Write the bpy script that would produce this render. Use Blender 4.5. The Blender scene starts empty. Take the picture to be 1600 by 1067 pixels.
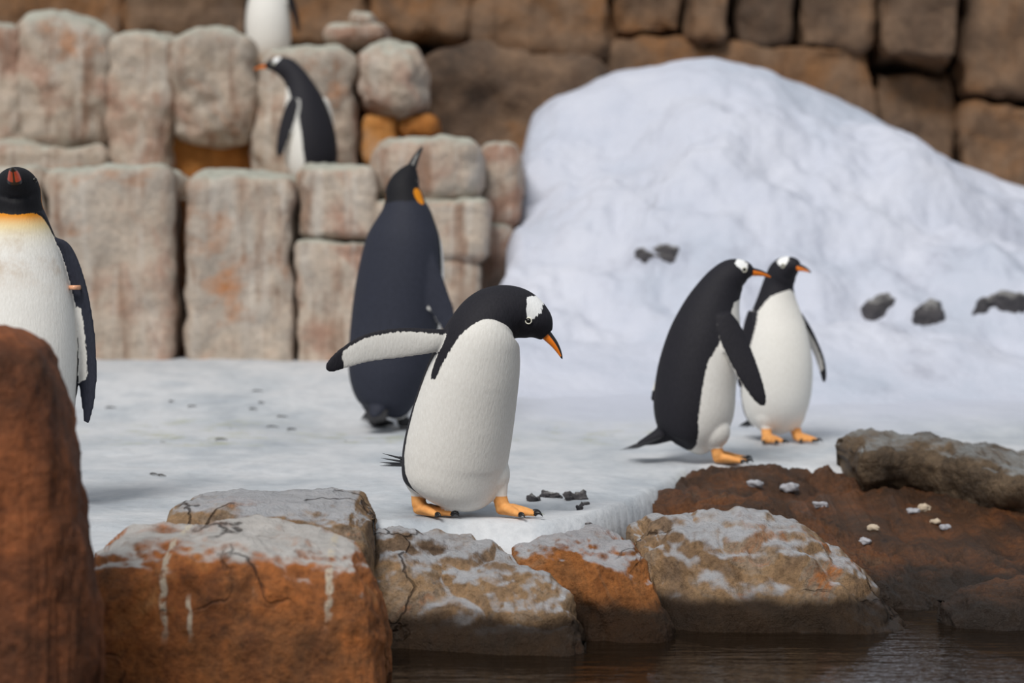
import bpy, bmesh, math, random
import numpy as np
from mathutils import Vector, Matrix
from mathutils.bvhtree import BVHTree

S = bpy.context.scene
COL = S.collection
F = 3600.0            # focal length in pixels of a 1600 px wide frame
HZ = 420.0            # horizon row
CAMZ = 0.65           # eye height over the ice

# ------------------------------------------------------------------ camera
cam = bpy.data.cameras.new('camera')
cam.sensor_width = 36.0
cam.lens = F / 1600.0 * 36.0
cam.shift_y = -(533.5 - HZ) / 1600.0
cam.dof.use_dof = True
cam.dof.focus_distance = 6.05
cam.dof.aperture_fstop = 2.3
cam.clip_end = 200
camo = bpy.data.objects.new('camera', cam)
camo.location = (0, 0, CAMZ)
camo.rotation_euler = (math.pi / 2, 0, 0)
COL.objects.link(camo)
S.camera = camo

# ------------------------------------------------------------------ light
W = bpy.data.worlds.new('world'); S.world = W
W.use_nodes = True
bg = W.node_tree.nodes['Background']
bg.inputs['Color'].default_value = (0.86, 0.93, 1.0, 1)
bg.inputs['Strength'].default_value = 0.46
sun = bpy.data.lights.new('sun', 'SUN'); sun.energy = 2.75; sun.angle = math.radians(22)
sun.color = (1.0, 0.96, 0.90)
suno = bpy.data.objects.new('sun', sun)
suno.rotation_euler = (math.radians(38), math.radians(-20), 0)   # from above, front left
COL.objects.link(suno)
S.view_settings.view_transform = 'Standard'
S.view_settings.look = 'None'
S.view_settings.exposure = 0.0
S.view_settings.gamma = 1.0

# ------------------------------------------------------------------ helpers
def lin(r, g, b):
    def c(v):
        v /= 255.0
        return v / 12.92 if v <= 0.04045 else ((v + 0.055) / 1.055) ** 2.4
    return (c(r), c(g), c(b), 1.0)

def PX(px, d): return (px - 800.0) / F * d
def PZ(py, d): return CAMZ - (py - HZ) / F * d

_rng = np.random.RandomState(7)
_perm = np.concatenate([_rng.permutation(256)] * 3)
_grad = _rng.normal(size=(256, 3)); _grad /= np.linalg.norm(_grad, axis=1)[:, None]
def noise3(p):
    p = np.asarray(p, float)
    i = np.floor(p).astype(int); f = p - i
    u = f * f * f * (f * (f * 6 - 15) + 10)
    i &= 255
    out = 0
    for dx in (0, 1):
        for dy in (0, 1):
            for dz in (0, 1):
                h = _perm[_perm[_perm[i[:, 0] + dx] + i[:, 1] + dy] + i[:, 2] + dz]
                g = _grad[h]
                v = (g * (f - np.array([dx, dy, dz]))).sum(1)
                w = (u[:, 0] if dx else 1 - u[:, 0]) * (u[:, 1] if dy else 1 - u[:, 1]) * (u[:, 2] if dz else 1 - u[:, 2])
                out = out + v * w
    return out
def fbm(p, scale, octv=4, gain=0.5, off=0.0):
    p = np.asarray(p, float) * scale + off
    a, s = 1.0, 0
    for k in range(octv):
        s = s + a * noise3(p + 17.3 * k); p = p * 2.03; a *= gain
    return s
def sstep(a, b, x):
    t = np.clip((np.asarray(x, float) - a) / (b - a), 0, 1)
    return t * t * (3 - 2 * t)

def mesh(name, verts, faces, mat, parent=None, origin=(0, 0, 0), smooth=True):
    v = np.asarray(verts, float) - np.asarray(origin, float)
    me = bpy.data.meshes.new(name)
    me.from_pydata(v.tolist(), [], [tuple(f) for f in faces])
    me.validate(); me.update()
    if smooth: me.polygons.foreach_set('use_smooth', [True] * len(me.polygons))
    if mat: me.materials.append(mat)
    o = bpy.data.objects.new(name, me); COL.objects.link(o)
    o.location = origin
    if parent: o.parent = parent
    return o
def tag(o, label=None, cat=None, group=None, kind=None):
    for k, v in (('label', label), ('category', cat), ('group', group), ('kind', kind)):
        if v: o[k] = v
    return o
def empty(name, loc, rz=0.0):
    o = bpy.data.objects.new(name, None); COL.objects.link(o)
    o.location = loc; o.rotation_euler = (0, 0, rz); o.empty_display_size = 0.1
    return o

# ------------------------------------------------------------------ node helper
class NT:
    def __init__(s, name, rough=0.7):
        s.m = bpy.data.materials.new(name); s.m.use_nodes = True
        s.t = s.m.node_tree; s.b = s.t.nodes['Principled BSDF']
        s.b.inputs['Roughness'].default_value = rough
        s.geo = s.t.nodes.new('ShaderNodeNewGeometry')
    def L(s, a, b): s.t.links.new(a, b)
    def put(s, inp, v):
        if hasattr(v, 'is_output') or isinstance(v, bpy.types.NodeSocket): s.L(v, inp)
        else: inp.default_value = v
    def math(s, op, a, b=0.0, c=None, clamp=False):
        n = s.t.nodes.new('ShaderNodeMath'); n.operation = op; n.use_clamp = clamp
        s.put(n.inputs[0], a); s.put(n.inputs[1], b)
        if c is not None: s.put(n.inputs[2], c)
        return n.outputs[0]
    def noise(s, scale, detail=4, rough=0.55, vec=None, dist=0.0):
        n = s.t.nodes.new('ShaderNodeTexNoise'); n.inputs['Scale'].default_value = scale
        n.inputs['Detail'].default_value = detail; n.inputs['Roughness'].default_value = rough
        n.inputs['Distortion'].default_value = dist
        s.L(vec if vec is not None else s.geo.outputs['Position'], n.inputs['Vector'])
        return n.outputs['Fac']
    def mapped(s, scale=(1, 1, 1), loc=(0, 0, 0), vec=None):
        n = s.t.nodes.new('ShaderNodeMapping'); n.inputs['Scale'].default_value = scale
        n.inputs['Location'].default_value = loc
        s.L(vec if vec is not None else s.geo.outputs['Position'], n.inputs['Vector'])
        return n.outputs['Vector']
    def ramp(s, fac, stops):
        n = s.t.nodes.new('ShaderNodeValToRGB'); cr = n.color_ramp
        while len(cr.elements) < len(stops): cr.elements.new(0.5)
        for e, (p, c) in zip(cr.elements, stops):
            e.position = p; e.color = c
        s.L(fac, n.inputs[0]); return n.outputs[0]
    def step(s, v, lo, hi):
        n = s.t.nodes.new('ShaderNodeMapRange'); n.interpolation_type = 'SMOOTHSTEP'
        s.put(n.inputs[0], v); n.inputs[1].default_value = lo; n.inputs[2].default_value = hi
        return n.outputs[0]
    def mix(s, fac, a, b, mode='MIX'):
        n = s.t.nodes.new('ShaderNodeMix'); n.data_type = 'RGBA'; n.blend_type = mode
        s.put(n.inputs[0], fac); s.put(n.inputs[6], a); s.put(n.inputs[7], b)
        return n.outputs[2]
    def sep(s, v):
        n = s.t.nodes.new('ShaderNodeSeparateXYZ'); s.L(v, n.inputs[0]); return n.outputs
    def attr(s, name):
        n = s.t.nodes.new('ShaderNodeAttribute'); n.attribute_name = name; return n.outputs['Fac']
    def rand(s):
        n = s.t.nodes.new('ShaderNodeObjectInfo'); return n.outputs['Random']
    def bump(s, h, strength=0.3, dist=0.01, prev=None):
        n = s.t.nodes.new('ShaderNodeBump'); n.inputs['Strength'].default_value = strength
        n.inputs['Distance'].default_value = dist; s.L(h, n.inputs['Height'])
        if prev is not None: s.L(prev, n.inputs['Normal'])
        return n.outputs[0]
    def color(s, c): s.put(s.b.inputs['Base Color'], c)
    def rough(s, r): s.put(s.b.inputs['Roughness'], r)
    def normal(s, n): s.L(n, s.b.inputs['Normal'])

# ------------------------------------------------------------------ materials
def rock_material(name, stops, white=0.0, wlo=0.55, whi=0.9, streak=0.0, streakcol=None, wet=None,
                  scale=3.0, rough=0.75, crack=0.0, bumpd=0.012, whitecol=(205, 203, 200), rnd=0.0,
                  topcol=None, spec=0.4, speck=0.75, stain=0.0, streak2=0.0, streak2col=None, wn=0.9, s2lo=0.50, drips=()):
    n = NT(name, rough)
    pos = n.geo.outputs['Position']
    a = n.noise(scale, 7, 0.62, dist=0.6)
    if rnd: a = n.math('ADD', a, n.math('MULTIPLY', n.math('SUBTRACT', n.rand(), 0.5), rnd))
    c = n.ramp(a, stops)
    if streak:
        st = n.noise(1.0, 5, 0.6, n.mapped((13, 13, 1.3)))
        c = n.mix(n.math('MULTIPLY', n.step(st, 0.48, 0.68), streak), c, streakcol)
    if streak2:
        st2 = n.noise(1.0, 6, 0.65, n.mapped((9, 9, 0.9), (3.7, 1.1, 0.4)))
        c = n.mix(n.math('MULTIPLY', n.step(st2, s2lo, s2lo + 0.2), streak2), c, streak2col)
    if stain:
        sn = n.noise(scale * 1.1, 7, 0.7, n.mapped((1, 1, 0.7), (5.1, 2.2, 8.3)), 0.8)
        c = n.mix(n.math('MULTIPLY', n.step(sn, 0.50, 0.66), stain), c, (0.42, 0.36, 0.31, 1), 'MULTIPLY')
    f = n.noise(scale * 16, 5, 0.65)
    c = n.mix(speck, c, n.ramp(f, [(0.3, (0.35, 0.33, 0.32, 1)), (0.5, (0.9, 0.9, 0.9, 1)), (0.7, (1.25, 1.22, 1.2, 1))]), 'MULTIPLY')
    nz = n.sep(n.geo.outputs['Normal'])[2]
    patch = n.noise(scale * 2.2, 6, 0.65)
    nzn = n.math('ADD', nz, n.math('MULTIPLY', n.math('SUBTRACT', patch, 0.5), wn))
    if topcol: c = n.mix(n.math('MULTIPLY', n.step(nzn, 0.2, 0.8), 0.8), c, topcol)
    if white:
        wf = n.math('MULTIPLY', n.step(nzn, wlo, whi), white)
        wc = n.mix(n.noise(scale * 6, 5, 0.6), lin(*[v * 0.78 for v in whitecol]), lin(*[min(255, v * 1.08) for v in whitecol]))
        c = n.mix(wf, c, wc)
    for (dx, zt, zb_, dw) in drips:            # dried white droppings that ran down the face
        sp = n.sep(pos)
        wob = n.math('MULTIPLY', n.math('SUBTRACT', n.noise(1.0, 3, 0.6, n.mapped((1, 1, 9))), 0.5), 0.05)
        off = n.math('ABSOLUTE', n.math('ADD', n.math('SUBTRACT', sp[0], dx), wob))
        ln = n.math('SUBTRACT', 1.0, n.step(off, dw * 0.4, dw))
        zm = n.math('MULTIPLY', n.step(sp[2], zb_, zb_ + 0.08), n.math('SUBTRACT', 1.0, n.step(sp[2], zt, zt + 0.03)))
        br = n.step(n.noise(38, 3), 0.40, 0.55)
        c = n.mix(n.math('MULTIPLY', n.math('MULTIPLY', ln, zm), n.math('MULTIPLY', br, 0.85)), c, lin(208, 196, 176))
    if crack:
        v = n.t.nodes.new('ShaderNodeTexVoronoi'); v.feature = 'DISTANCE_TO_EDGE'
        v.inputs['Scale'].default_value = crack
        dn = n.t.nodes.new('ShaderNodeVectorMath'); dn.operation = 'MULTIPLY_ADD'
        nn = n.t.nodes.new('ShaderNodeTexNoise'); nn.inputs['Scale'].default_value = 5; nn.inputs['Detail'].default_value = 4
        n.L(pos, nn.inputs['Vector'])
        n.L(nn.outputs['Color'], dn.inputs[0]); dn.inputs[1].default_value = (0.4, 0.4, 0.4); n.L(pos, dn.inputs[2])
        n.L(dn.outputs[0], v.inputs['Vector'])
        gate = n.step(n.noise(2.3, 2), 0.5, 0.6)
        cr = n.math('MULTIPLY', n.math('SUBTRACT', 1.0, n.step(v.outputs['Distance'], 0.0, 0.022)), gate)
        c = n.mix(n.math('MULTIPLY', cr, 0.8), c, lin(45, 28, 18))
    rr = rough
    if wet is not None:
        z = n.sep(pos)[2]
        zz = n.math('ADD', z, n.math('MULTIPLY', n.math('SUBTRACT', n.noise(9, 4), 0.5), 0.07))
        wf = n.math('SUBTRACT', 1.0, n.step(zz, wet - 0.02, wet + 0.035))
        c = n.mix(n.math('MULTIPLY', wf, 0.96), c, n.mix(n.noise(14, 4), lin(18, 13, 9), lin(52, 34, 17)))
        n.rough(n.math('SUBTRACT', rough, n.math('MULTIPLY', wf, rough - 0.5)))
    n.color(c)
    n.b.inputs['Specular IOR Level'].default_value = spec
    b = n.bump(n.noise(scale * 5, 9, 0.68), 0.75, bumpd * 2)
    b = n.bump(f, 0.45, bumpd, b)
    if crack: b = n.bump(n.math('SUBTRACT', 1.0, cr), 0.8, 0.02, b)
    n.normal(b)
    return n.m

M = {}
M['orange_rock'] = rock_material('orange_rock', [(0.28, lin(84, 56, 34)), (0.42, lin(138, 86, 46)), (0.54, lin(178, 106, 52)), (0.64, lin(186, 124, 70)), (0.76, lin(190, 152, 112))],
                                 white=0.92, wlo=0.68, whi=0.98, scale=3.6, streak=0.35, streakcol=lin(112, 62, 32), crack=2.6, stain=0.6, bumpd=0.018, streak2=0.9, streak2col=lin(205, 190, 170), s2lo=0.66, drips=[(-0.745, 0.08, -0.16, 0.010), (-0.395, 0.06, -0.13, 0.011), (-0.69, -0.07, -0.16, 0.007)])
M['pillar_rock'] = rock_material('pillar_rock', [(0.28, lin(74, 46, 28)), (0.45, lin(128, 74, 42)), (0.6, lin(160, 92, 50)), (0.75, lin(178, 122, 76))],
                                 scale=3.0, streak=0.5, streakcol=lin(84, 50, 28), stain=0.7, bumpd=0.02)
M['shore_rock'] = rock_material('shore_rock', [(0.25, lin(84, 66, 52)), (0.40, lin(132, 110, 90)), (0.52, lin(158, 128, 96)), (0.58, lin(150, 132, 114)), (0.65, lin(172, 110, 62)), (0.78, lin(150, 142, 134))],
                                white=0.88, wlo=0.70, whi=0.98, wet=-0.195, scale=3.4, crack=2.8, whitecol=(188, 190, 196), stain=0.75, bumpd=0.02, spec=0.22)
M['rust_shore'] = rock_material('rust_shore', [(0.25, lin(80, 54, 36)), (0.40, lin(134, 90, 54)), (0.52, lin(168, 106, 56)), (0.64, lin(156, 122, 92)), (0.80, lin(150, 136, 120))],
                                white=0.88, wlo=0.70, whi=0.98, wet=-0.185, scale=3.8, crack=2.8, whitecol=(188, 190, 196), stain=0.8, bumpd=0.022, spec=0.22)
M['ramp_rock'] = rock_material('ramp_rock', [(0.25, lin(40, 27, 17)), (0.45, lin(84, 54, 30)), (0.6, lin(120, 72, 34)), (0.78, lin(96, 86, 70))],
                               wet=-0.2, scale=4.5, rough=0.5, bumpd=0.035, spec=0.5, stain=0.6)
M['grey_rock'] = rock_material('grey_rock', [(0.25, lin(52, 42, 32)), (0.45, lin(88, 72, 55)), (0.62, lin(118, 98, 76)), (0.8, lin(120, 112, 100))],
                               white=0.75, wlo=0.75, whi=1.15, scale=3.2, whitecol=(165, 170, 172), rough=0.55, stain=0.7, bumpd=0.025)
M['wall_stone'] = rock_material('wall_stone', [(0.26, lin(122, 92, 74)), (0.4, lin(172, 138, 120)), (0.52, lin(188, 172, 156)), (0.62, lin(174, 162, 150)), (0.76, lin(176, 116, 70))],
                                white=0.8, wlo=0.35, whi=1.0, scale=2.2, streak=0.55, streakcol=lin(204, 196, 186), whitecol=(182, 186, 174), rnd=0.16, bumpd=0.014, speck=0.35, streak2=0.75, streak2col=lin(128, 92, 68), stain=0.4)
M['rust_stone'] = rock_material('rust_stone', [(0.25, lin(96, 58, 24)), (0.45, lin(168, 104, 40)), (0.6, lin(190, 130, 66)), (0.78, lin(186, 150, 118))],
                                scale=2.4, streak=0.4, streakcol=lin(120, 72, 28), speck=0.35)
M['wall_core'] = rock_material('wall_core', [(0.25, lin(104, 64, 28)), (0.5, lin(172, 104, 42)), (0.75, lin(170, 126, 84))], scale=2.5, topcol=lin(176, 172, 158))
M['cliff'] = rock_material('cliff', [(0.24, lin(52, 40, 31)), (0.4, lin(98, 78, 62)), (0.54, lin(124, 98, 76)), (0.68, lin(132, 92, 56)), (0.82, lin(138, 120, 104))],
                           scale=1.5, streak=0.45, streakcol=lin(92, 68, 50), rnd=0.22, bumpd=0.02, speck=0.4)
M['cliff_core'] = rock_material('cliff_core', [(0.3, lin(26, 20, 16)), (0.7, lin(58, 44, 34))], scale=2.0)
M['dark_rock'] = rock_material('dark_rock', [(0.3, lin(48, 48, 54)), (0.7, lin(96, 92, 94))], scale=5, white=0.5, wlo=0.6, whi=1.1)

def ice_material():
    n = NT('ice', 0.55)
    pos = n.geo.outputs['Position']
    a = n.noise(2.2, 7, 0.62, n.mapped((1, 0.6, 1)))
    c = n.ramp(a, [(0.28, lin(150, 158, 168)), (0.45, lin(186, 191, 197)), (0.58, lin(204, 206, 210)), (0.75, lin(172, 179, 187))])
    f = n.noise(26, 6, 0.65)
    c = n.mix(0.5, c, n.ramp(f, [(0.3, (0.72, 0.73, 0.74, 1)), (0.55, (1, 1, 1, 1))]), 'MULTIPLY')
    # algae stains and dirt where the birds stand about
    s = n.sep(pos)
    def spot(x, y, rx, ry):
        dx = n.math('DIVIDE', n.math('SUBTRACT', s[0], x), rx); dy = n.math('DIVIDE', n.math('SUBTRACT', s[1], y), ry)
        r = n.math('SQRT', n.math('ADD', n.math('MULTIPLY', dx, dx), n.math('MULTIPLY', dy, dy)))
        return n.math('SUBTRACT', 1.0, n.step(r, 0.35, 1.0))
    m = spot(-1.15, 8.5, 0.55, 0.7)
    for q in ((-0.5, 8.45, 0.35, 0.35), (0.25, 8.6, 0.6, 0.5), (2.3, 8.6, 0.6, 0.5), (0.75, 7.35, 0.3, 0.25)):
        m = n.math('MAXIMUM', m, spot(*q))
    alg = n.math('MULTIPLY', m, n.step(n.noise(6.5, 6, 0.7), 0.5, 0.68))
    c = n.mix(n.math('MULTIPLY', alg, 0.75), c, lin(140, 142, 84))
    dk = n.math('MULTIPLY', m, n.step(n.noise(17, 4, 0.6, n.mapped((1, 0.5, 1))), 0.66, 0.72))
    c = n.mix(n.math('MULTIPLY', dk, 0.8), c, lin(70, 70, 62))
    far = n.math('MULTIPLY', n.step(n.math('ADD', s[1], n.math('MULTIPLY', n.noise(1.5, 4), 1.2)), 8.9, 10.4), n.step(s[0], -0.6, 0.3))
    c = n.mix(far, c, lin(190, 194, 208))
    n.color(c)
    b = n.bump(n.noise(7, 8, 0.62), 0.4, 0.03)
    n.normal(n.bump(f, 0.35, 0.008, b))
    return n.m
M['ice'] = ice_material()
def snow_material():
    n = NT('snow', 0.8)
    a = n.noise(1.1, 7, 0.6)
    c = n.ramp(a, [(0.28, lin(170, 179, 194)), (0.5, lin(190, 194, 208)), (0.72, lin(204, 206, 217))])
    z = n.sep(n.geo.outputs['Position'])[2]
    low = n.math('SUBTRACT', 1.0, n.step(z, 0.75, 1.25))
    grime_shade = n.math('MULTIPLY', low, n.step(n.noise(1.7, 6, 0.68, n.mapped((1, 0.7, 1.4), (2.0, 0, 0))), 0.52, 0.72))  # dirty grey plus the shade of snow hollows, painted low down
    c = n.mix(n.math('MULTIPLY', grime_shade, 0.6), c, lin(140, 142, 156))
    n.color(c)
    b = n.bump(n.noise(3.5, 8, 0.6, n.mapped((1, 1, 1.6))), 0.5, 0.08)
    n.normal(b)
    return n.m
M['snow'] = snow_material()
def water_material():
    n = NT('water', 0.06)
    n.color(n.mix(n.noise(3, 3), lin(16, 10, 5), lin(30, 20, 10)))
    n.b.inputs['IOR'].default_value = 1.33
    n.normal(n.bump(n.noise(1.0, 4, 0.55, n.mapped((5, 16, 5))), 0.22, 0.03))
    n.b.inputs['Specular IOR Level'].default_value = 0.35
    return n.m
M['water'] = water_material()

def plumage(name, black, sheen):
    """Feather colours chosen by signed distance fields stored on the mesh."""
    n = NT(name, 0.72)
    tc = n.t.nodes.new('ShaderNodeTexCoord'); ob = tc.outputs['Object']
    fine = n.noise(210, 3, 0.6, n.mapped((1, 1, 0.35), vec=ob))
    edge = n.math('MULTIPLY', n.math('SUBTRACT', n.noise(150, 2, 0.5, n.mapped((1, 1, 0.4), vec=ob)), 0.5), 0.012)
    def field(nm, w=0.0018):
        return n.step(n.math('ADD', n.attr(nm), edge), -w, w)
    white = n.mix(fine, lin(214, 210, 203), lin(240, 238, 234))
    c = n.mix(n.attr('yellow'), white, n.ramp(n.attr('yellow'), [(0.0, lin(236, 226, 190)), (0.55, lin(236, 200, 96)), (1.0, lin(224, 140, 24))]))
    c = n.mix(n.math('MULTIPLY', n.attr('dirt'), n.step(n.noise(9, 5, 0.65, ob), 0.42, 0.7)), c, lin(176, 146, 112))
    c = n.mix(field('dark'), c, n.mix(fine, sheen, black))
    c = n.mix(field('black'), c, n.mix(fine, lin(10, 10, 14), lin(24, 23, 30)))
    c = n.mix(field('ear'), c, lin(226, 140, 20))
    c = n.mix(field('patch', 0.0012), c, lin(240, 240, 240))
    c = n.mix(n.step(n.attr('foot'), -0.002, 0.002), c, n.mix(n.noise(60, 4, 0.6, ob), lin(214, 132, 62), lin(244, 186, 116)) if 'gentoo' in name else lin(40, 38, 40))
    n.color(c)
    n.b.inputs['Specular IOR Level'].default_value = 0.3
    n.normal(n.bump(n.noise(160, 4, 0.6, n.mapped((1, 1, 0.3), vec=ob)), 0.35, 0.004))
    return n.m
M['gentoo'] = plumage('gentoo_plumage', lin(17, 17, 23), lin(38, 36, 44))
M['king'] = plumage('king_plumage', lin(27, 29, 39), lin(51, 54, 68))
def simple(name, col, rough=0.4):
    n = NT(name, rough)
    n.color(n.mix(n.noise(90, 3), col, tuple(min(1, v * 1.35) for v in col[:3]) + (1,)))
    return n.m
def bill_material(name, orange):
    n = NT(name, 0.35)
    c = n.mix(n.step(n.attr('dark'), -0.0012, 0.0012), n.mix(n.noise(120, 3), orange, tuple(min(1, v * 1.3) for v in orange[:3]) + (1,)), lin(22, 20, 22))
    n.color(c); return n.m
M['bill'] = bill_material('gentoo_bill', lin(226, 120, 26))
M['king_bill'] = bill_material('king_bill', lin(206, 70, 34))
M['claw'] = simple('claw', lin(20, 18, 20), 0.35)
M['eye'] = simple('eye', lin(12, 9, 8), 0.1)
M['eye_ring'] = simple('eye_ring', lin(226, 222, 206), 0.6)
M['tail'] = simple('tail_feather', lin(20, 20, 25), 0.6)
M['band'] = simple('band', lin(214, 158, 124), 0.35)
M['pebble'] = simple('pebble', lin(150, 150, 156), 0.6)
M['shell'] = simple('pale_stone', lin(176, 160, 140), 0.6)
M['scrap'] = simple('scrap', lin(52, 48, 44), 0.7)
M['leaf'] = simple('leaf', lin(120, 130, 44), 0.6)

# ================================================================== SETTING
def ground_z(x, d):
    x = np.asarray(x, float); d = np.asarray(d, float)
    z = 0.03 * sstep(7.0, 8.6, d) + 0.19 * sstep(8.4, 11.0, d) - 0.008 * np.clip(x, -1, 3)
    return z
def edge_d(x):
    x = np.asarray(x, float)
    e = 5.3 + 0.68 * sstep(-0.66, -0.42, x)
    e = e + 0.35 * sstep(0.05, 0.35, x) + 1.28 * sstep(0.2, 0.66, x)
    return e
def grid_faces(nx, ny):
    i = np.arange(nx - 1)[None, :] + nx * np.arange(ny - 1)[:, None]
    i = i.ravel()
    return np.stack([i, i + 1, i + nx + 1, i + nx], 1).tolist()
def on_ground(px, py):
    """distance at which the pixel row meets the ice"""
    best = None
    for d in np.arange(5.3, 11, 0.01):
        e = abs(PZ(py, d) - float(ground_z(PX(px, d), d)))
        if best is None or e < best[0]: best = (e, d)
    return best[1]

# floor of ice
nx, ny = 420, 330
gx, gy = np.meshgrid(np.linspace(-4.5, 5.5, nx), np.linspace(5.0, 12.0, ny))
p = np.stack([gx.ravel(), gy.ravel(), 0 * gx.ravel()], 1)
gz = ground_z(p[:, 0], p[:, 1])
lump = fbm(p, 1.3, 4) * 0.022 + fbm(p, 7, 4) * 0.008
calm = np.ones(len(p))
ed = edge_d(p[:, 0]) + 0.06 * fbm(p, 3.0, 3)
gz = gz + lump * 0.8 - 0.55 * sstep(0.0, 0.4, ed - p[:, 1])
# a broken pit in the ice beside the walking penguin
dp = on_ground(868, 790); xp = PX(868, dp)
rr = np.sqrt(((p[:, 0] - xp) / 0.085) ** 2 + ((p[:, 1] - dp) / 0.10) ** 2) + 0.5 * fbm(p, 14, 3)
gz = gz - 0.05 * (1 - sstep(0.6, 1.0, rr))
p[:, 2] = gz
floor = mesh('floor', p, grid_faces(nx, ny), M['ice'])
tag(floor, 'trodden pale grey ice sheet stained green in places', kind='structure')

# pool
wx, wy = np.meshgrid(np.linspace(-4, 6, 2), np.linspace(2.5, 7.0, 2))
water = mesh('pool_water', np.stack([wx.ravel(), wy.ravel(), 0 * wx.ravel() - 0.27], 1), grid_faces(2, 2), M['water'])
tag(water, 'dark brown pool water with faint ripples below the rocks', kind='structure')

# snow mound
sil = np.array([(560, 235), (700, 230), (770, 222), (810, 196), (870, 150), (960, 115), (1040, 95), (1110, 88), (1200, 104), (1300, 145), (1400, 190), (1480, 238), (1600, 285), (1800, 360), (2000, 420)], float)
DR = 12.6
nx, ny = 360, 260
x0, x1 = PX(742, DR), PX(2050, DR)
gx, gy = np.meshgrid(np.linspace(x0, x1, nx), np.linspace(8.7, 13.6, ny))
xl_ = x0 + 0.09 * sstep(10.68, 10.78, gy) * (1 - sstep(11.98, 12.1, gy)) + 0.085 * sstep(11.05, 11.14, gy) * (1 - sstep(11.92, 12.04, gy))   # beside the stone blocks
gx = xl_ + (gx - x0) / (x1 - x0) * (x1 - xl_)
ye_ = 13.02 + 1.2 * sstep(0.5, 0.85, gx)                     # up to the cliff face
gy = 8.7 + (gy - 8.7) / (13.6 - 8.7) * (ye_ - 8.7)
p = np.stack([gx.ravel(), gy.ravel(), 0 * gx.ravel()], 1)
xs = PX(sil[:, 0], DR); zs = PZ(sil[:, 1], DR)
# the ridge is followed sideways as the heap comes forward
ridge = np.interp(p[:, 0], xs, zs)
k = np.ones(9) / 9
base = ground_z(p[:, 0], p[:, 1])
dn_ = p[:, 1] + 0.35 * fbm(p, 0.9, 3)
t_ = np.clip((dn_ - 9.35) / 3.15, 0, 1)
fwd = (0.45 * t_ ** 1.6 + 0.55 * (t_ * t_ * (3 - 2 * t_))) * (1 - 0.35 * sstep(12.7, 13.9, p[:, 1]))
left = sstep(-0.20, 0.10, p[:, 0] + 0.05 * (12.0 - p[:, 1]))
h = (ridge - base) * fwd * left
h = h + (fbm(p, 1.1, 5) * 0.24 + fbm(p, 3.2, 4) * 0.08) * sstep(0.02, 0.35, h) * (1 - 0.75 * sstep(11.6, 12.5, p[:, 1]))
p[:, 2] = base + h - 0.02
mound = mesh('snow_mound', p, grid_faces(nx, ny), M['snow'], origin=(1.2, 10.5, 0.15))
tag(mound, 'tall heap of bluish white snow in front of the brown cliff', 'snow mound')
MV = p
def mound_z(x, d):
    i = np.argmin((MV[:, 0] - x) ** 2 + (MV[:, 1] - d) ** 2); return MV[i, 2]

# ---- rounded stone block
_cube = {}
def cube_grid(n):
    if n in _cube: return _cube[n]
    t = np.linspace(-1, 1, n); V = []; Fc = []; idx = {}
    def vid(q):
        kq = tuple(np.round(q, 5))
        if kq not in idx: idx[kq] = len(V); V.append(q)
        return idx[kq]
    for ax in range(3):
        for sg in (-1, 1):
            for i in range(n - 1):
                for j in range(n - 1):
                    qs = []
                    for (a, b) in ((i, j), (i + 1, j), (i + 1, j + 1), (i, j + 1)):
                        q = [0, 0, 0]; q[ax] = sg; q[(ax + 1) % 3] = t[a]; q[(ax + 2) % 3] = t[b]
                        qs.append(vid(tuple(q)))
                    Fc.append(qs if sg > 0 else qs[::-1])
    _cube[n] = (np.array(V, float), Fc); return _cube[n]
def block(name, c, half, r, mat, parent=None, n=26, amp=0.03, ns=3.0, dome=0.0, taper=0.0, shear=0.0, seed=0.0, origin=None):
    V, Fc = cube_grid(n)
    half = np.array(half, float); r = min(r, half.min() * 0.98)
    q = V * half; inner = np.clip(q, -(half - r), half - r)
    dlt = q - inner; ln = np.linalg.norm(dlt, axis=1)[:, None]
    nrm = np.where(ln > 1e-6, dlt / np.maximum(ln, 1e-6), 0)
    q = inner + nrm * r
    up = (q[:, 2] / half[2] + 1) / 2
    q[:, 2] -= dome * (q[:, 0] / half[0]) ** 2 * up * half[2]
    q[:, 0] *= 1 - taper * up
    q[:, 0] += shear * q[:, 2]
    w = q + np.array(c)
    disp = fbm(w, ns, 4, 0.5, seed) * amp + fbm(w, ns * 4, 3, 0.5, seed + 9) * amp * 0.3
    w = w + nrm * disp[:, None]
    return mesh(name, w, Fc, mat, parent, origin if origin is not None else (0, 0, 0))
def wall_block(parent, px0, px1, py0, py1, d, depth=0.5, r=0.12, mat='wall_stone', **kw):
    hx = (px1 - px0) / 2 / F * d; hz = (py1 - py0) / 2 / F * d
    c = (PX((px0 + px1) / 2, d), d + depth / 2, PZ((py0 + py1) / 2, d))
    return block('stone_block', c, (hx, depth / 2, hz), r, M[mat], parent, **kw)

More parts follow.
